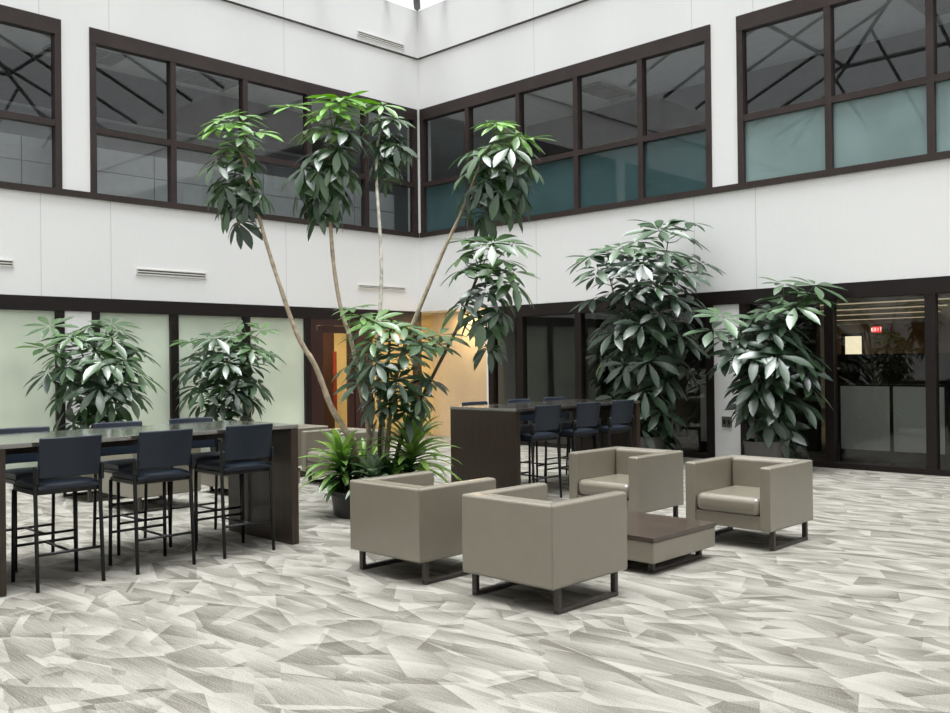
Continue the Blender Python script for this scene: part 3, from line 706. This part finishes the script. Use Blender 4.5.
def letters(txt, hgt, parent, mat):
    """EXIT lettering from solid strokes on the plane facing -X (reading towards -Y)"""
    st = hgt*.17; w_ = hgt*.55; gap = hgt*.22; m = MB(); total = len(txt)*w_+(len(txt)-1)*gap; y = total/2
    def bar(y0, z0, y1, z1):
        d = Vector((0, y1-y0, z1-z0)); n_ = Vector((0, -d.z, d.y)).normalized()*st/2; i = len(m.v)
        for x in (-.035, -.028):
            for p_ in (Vector((x, y0, z0))+n_, Vector((x, y1, z1))+n_, Vector((x, y1, z1))-n_, Vector((x, y0, z0))-n_): m.v.append(tuple(p_))
        m.f.extend([(i, i+1, i+2, i+3), (i+7, i+6, i+5, i+4), (i, i+4, i+5, i+1), (i+2, i+6, i+7, i+3), (i+1, i+5, i+6, i+2), (i, i+3, i+7, i+4)])
    for ch in txt:
        a, b_ = y, y-w_
        if ch == 'E': bar(a-st/2, 0, a-st/2, hgt); [bar(a, z, b_, z) for z in (st/2, hgt/2, hgt-st/2)]
        if ch == 'X': bar(a, 0, b_, hgt); bar(a, hgt, b_, 0)
        if ch == 'I': bar((a+b_)/2, 0, (a+b_)/2, hgt)
        if ch == 'T': bar((a+b_)/2, 0, (a+b_)/2, hgt); bar(a, hgt-st/2, b_, hgt-st/2)
        y -= w_+gap
    return m.build('lettering', mat, parent)
m_litw = plain('exit_letters', (.9, .7, .65), .5, emit=(1, .75, .7), es=1.6, var=.01)
def exit_sign(px, py, X, label):
    v = fw + (px-475)/FPX*rt - (py-356.5)/FPX*up; q = Vector((0, 0, CAMH)) + v*(X/v.x)
    o = empty('exit_sign', (X, q.y, q.z-.11)); tag(o, label, 'exit sign', 'lit red exit signs in the office')
    hs = MB().box(-.027, .03, -.125, .125, .005, .185).build('housing', m_red, o, .006, 2)
    MB().tube([(0, 0, .185), (0, 0, 2.68-o.location.z)], .012, 8).build('hanger', m_signw, o)
    letters('EXIT', .105, hs, m_litw).location = (0, 0, .043)
exit_sign(810, 328.5, 28.0, 'red lit exit sign seen beside the potted plant leaves')
exit_sign(877, 329, 28.0, 'red lit exit sign seen through the clear pane farther right')

for k, x in enumerate((15.6, 17.4, 19.6, 22.0, 25.0)):  # glowing strips added to imitate reflection streaks on the office ceiling
    o = empty('ceiling_glow_strip', (x, x*.372, 2.665)); tag(o, ['added glowing ceiling strip nearest the right hand glass', 'second added glowing ceiling strip from the right hand glass', 'middle added glowing ceiling strip in the office behind the right glass', 'fourth added glowing ceiling strip from the right hand glass', 'added glowing ceiling strip farthest back in the office, before the lit opening'][k], 'ceiling light', 'added glowing strips on the office ceiling behind the glass')
    hs = MB().box(-.09, .09, -1.3, 1.3, -.02, .015).build('housing', m_signw, o); MB().box(-.07, .07, -1.27, 1.27, -.035, -.021).build('glow_face', m_strip, hs)
def on_plane(px, py, X):
    v = fw + (px-475)/FPX*rt - (py-356.5)/FPX*up; return Vector((0, 0, CAMH)) + v*(X/v.x)
def cubicle(px0, px1, label, X=14.35, z0=.20, z1=1.18):
    ya, yb = on_plane(px0, 400, X).y, on_plane(px1, 400, X).y
    y1, y0 = ya, yb; o = empty('office_screen', (X, (y0+y1)/2, 0)); tag(o, label, 'office screen', 'pale grey office screens behind the right glass')
    w_ = (y1-y0)/2
    f = MB().box(0, .05, -w_-.03, -w_, 0, z1+.03).box(0, .05, w_, w_+.03, 0, z1+.03).box(0, .05, -w_, w_, z1, z1+.03).box(0, .05, -w_, w_, .02, z0)
    f.build('frame', m_blackm, o); MB().box(.008, .042, -w_, w_, z0, z1).build('screen_panel', m_grey_panel, o)
cubicle(840.5, 889.5, 'pale grey office screen behind glass, wide one just right of the second plant')
cubicle(893, 944.5, 'pale grey office screen behind glass at the right picture edge')
cubicle(700, 712, 'narrow pale office screen behind glass just left of the white column', X=14.2)
# a taller dark screen further in, and the lit doorway beyond it
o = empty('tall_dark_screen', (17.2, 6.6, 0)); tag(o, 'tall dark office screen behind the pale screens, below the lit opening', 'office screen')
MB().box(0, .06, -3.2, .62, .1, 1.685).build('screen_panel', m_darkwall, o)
MB().box(-.01, .07, -3.2, .62, 0, .1).build('base', m_blackm, o)
v0, v1 = on_plane(845, 352, 29.9), on_plane(861.5, 336, 29.9)
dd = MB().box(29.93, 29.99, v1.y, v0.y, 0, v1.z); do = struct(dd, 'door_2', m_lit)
MB().box(29.90, 29.925, v0.y-.0, v0.y+.12, 0, v1.z+.1).box(29.90, 29.925, v1.y-.12, v1.y, 0, v1.z+.1).box(29.90, 29.925, v1.y, v0.y, v1.z, v1.z+.1).build('door_frame', m_blackm, do)
# red extinguisher inside
q = on_plane(751, 423, 14.1)
o = empty('fire_extinguisher', (14.1, q.y, q.z-.22)); tag(o, 'red fire extinguisher behind the dark glass beside the grey pot', 'fire extinguisher')
MB().lathe([(.075, 0), (.085, .02), (.085, .33), (.06, .39), (.025, .41), (.025, .43)], 24).build('cylinder', m_redp, o, smooth=True)
MB().box(-.015, .015, -.06, .03, .43, .47).tube([(0, .03, .44), (0, .09, .40), (0, .10, .2)], .01, 6).build('valve', m_blackm, o)
MB().box(-.05, .05, -.05, .05, -o.location.z, 0).build('stand', m_blackm, o)
# dark wood panel in the corridor, its red strip glowing though no lamp
o = empty('corridor_panel', (12.97, 17.3, 0)); tag(o, 'narrow dark wood panel with a red strip seen through the glass door', 'panel')
MB().box(-.22, .10, -.02, .06, 0, 2.5).build('wood_panel', m_maroon, o); MB().box(.06, .16, -.035, -.021, .5, 1.9).build('red_strip', m_redlit, o)

# ceiling fittings upstairs
def troffer(x, y, label):
    o = empty('ceiling_light', (x, y, ZT1-.02)); tag(o, label, 'ceiling light', 'square ceiling lights upstairs')
    hs = MB().box(-.6, .6, -.3, .3, -.01, .03).build('housing', m_trof, o)
    for k in range(4): MB().box(-.58+k*.3, -.58+k*.3+.26, -.28, .28, -.02, -.011).build('louvre', m_slot, hs)
troffer(6.75, 15.9, 'dark louvred ceiling light behind the leftmost upper pane of the long left window')
troffer(9.0, 15.9, 'dark louvred ceiling light behind the upper left window, above the tree crowns')
troffer(15.2, 11.0, 'dark louvred ceiling light behind the long upper right window')
troffer(15.0, 4.7, 'dark louvred ceiling light behind the upper window at the right edge')

# ------------------------------------------------------------------ light
wd = bpy.data.worlds.new('overcast'); scn.world = wd; wd.use_nodes = True; nt = wd.node_tree; nt.nodes.clear()
bg = nt.nodes.new('ShaderNodeBackground'); wo = nt.nodes.new('ShaderNodeOutputWorld'); nt.links.new(bg.outputs[0], wo.inputs[0])
tc = nt.nodes.new('ShaderNodeTexCoord'); sp = nt.nodes.new('ShaderNodeSeparateXYZ'); nt.links.new(tc.outputs['Generated'], sp.inputs[0])
cr = nt.nodes.new('ShaderNodeValToRGB'); cr.color_ramp.elements[0].color = (.16, .17, .18, 1); cr.color_ramp.elements[1].color = (.99, 1.0, 1.01, 1); cr.color_ramp.elements[0].position = .0; cr.color_ramp.elements[1].position = .8
nt.links.new(sp.outputs[2], cr.inputs[0]); nt.links.new(cr.outputs[0], bg.inputs[0]); bg.inputs[1].default_value = 2.05
def area(name, loc, sx, sy, power, col, rot=(0, 0, 0), spread=PI):
    l = bpy.data.lights.new(name, 'AREA'); l.shape = 'RECTANGLE'; l.size = sx; l.size_y = sy; l.energy = power; l.color = col; l.spread = spread
    o = bpy.data.objects.new(name, l); COL.objects.link(o); o.location = loc; o.rotation_euler = rot; return o
sl = bpy.data.lights.new('overcast_zenith', 'SUN'); sl.energy = 7.6; sl.angle = R(34); sl.color = (.98, 1, 1)
so = bpy.data.objects.new('overcast_zenith', sl); COL.objects.link(so); so.location = (4, 5, 30); so.rotation_euler = (R(4), R(-5), 0)
area('corridor_lamp', (12.0, 16.4, 2.66), 2.4, .6, 80, (1, .80, .48))
area('alcove_lamp', (13.70, 13.55, 2.68), .4, .9, 27, (1, .80, .46))
area('office_fill', (22, 5, 2.6), 6, 6, 220, (1, .78, .50))  # unseen area light added to brighten the office interior
area('upper_left_fill', (7, 17.8, 7.0), 12, .8, 150, (1, .98, .95))  # added fill, no visible source, lifts the upper left ceiling
area('upper_right_fill', (18.5, 7, 7.0), .8, 12, 150, (1, .98, .95))  # same kind of added fill for the upper right rooms

scn.view_settings.view_transform = 'Standard'; scn.view_settings.look = 'None'; scn.view_settings.exposure = 0
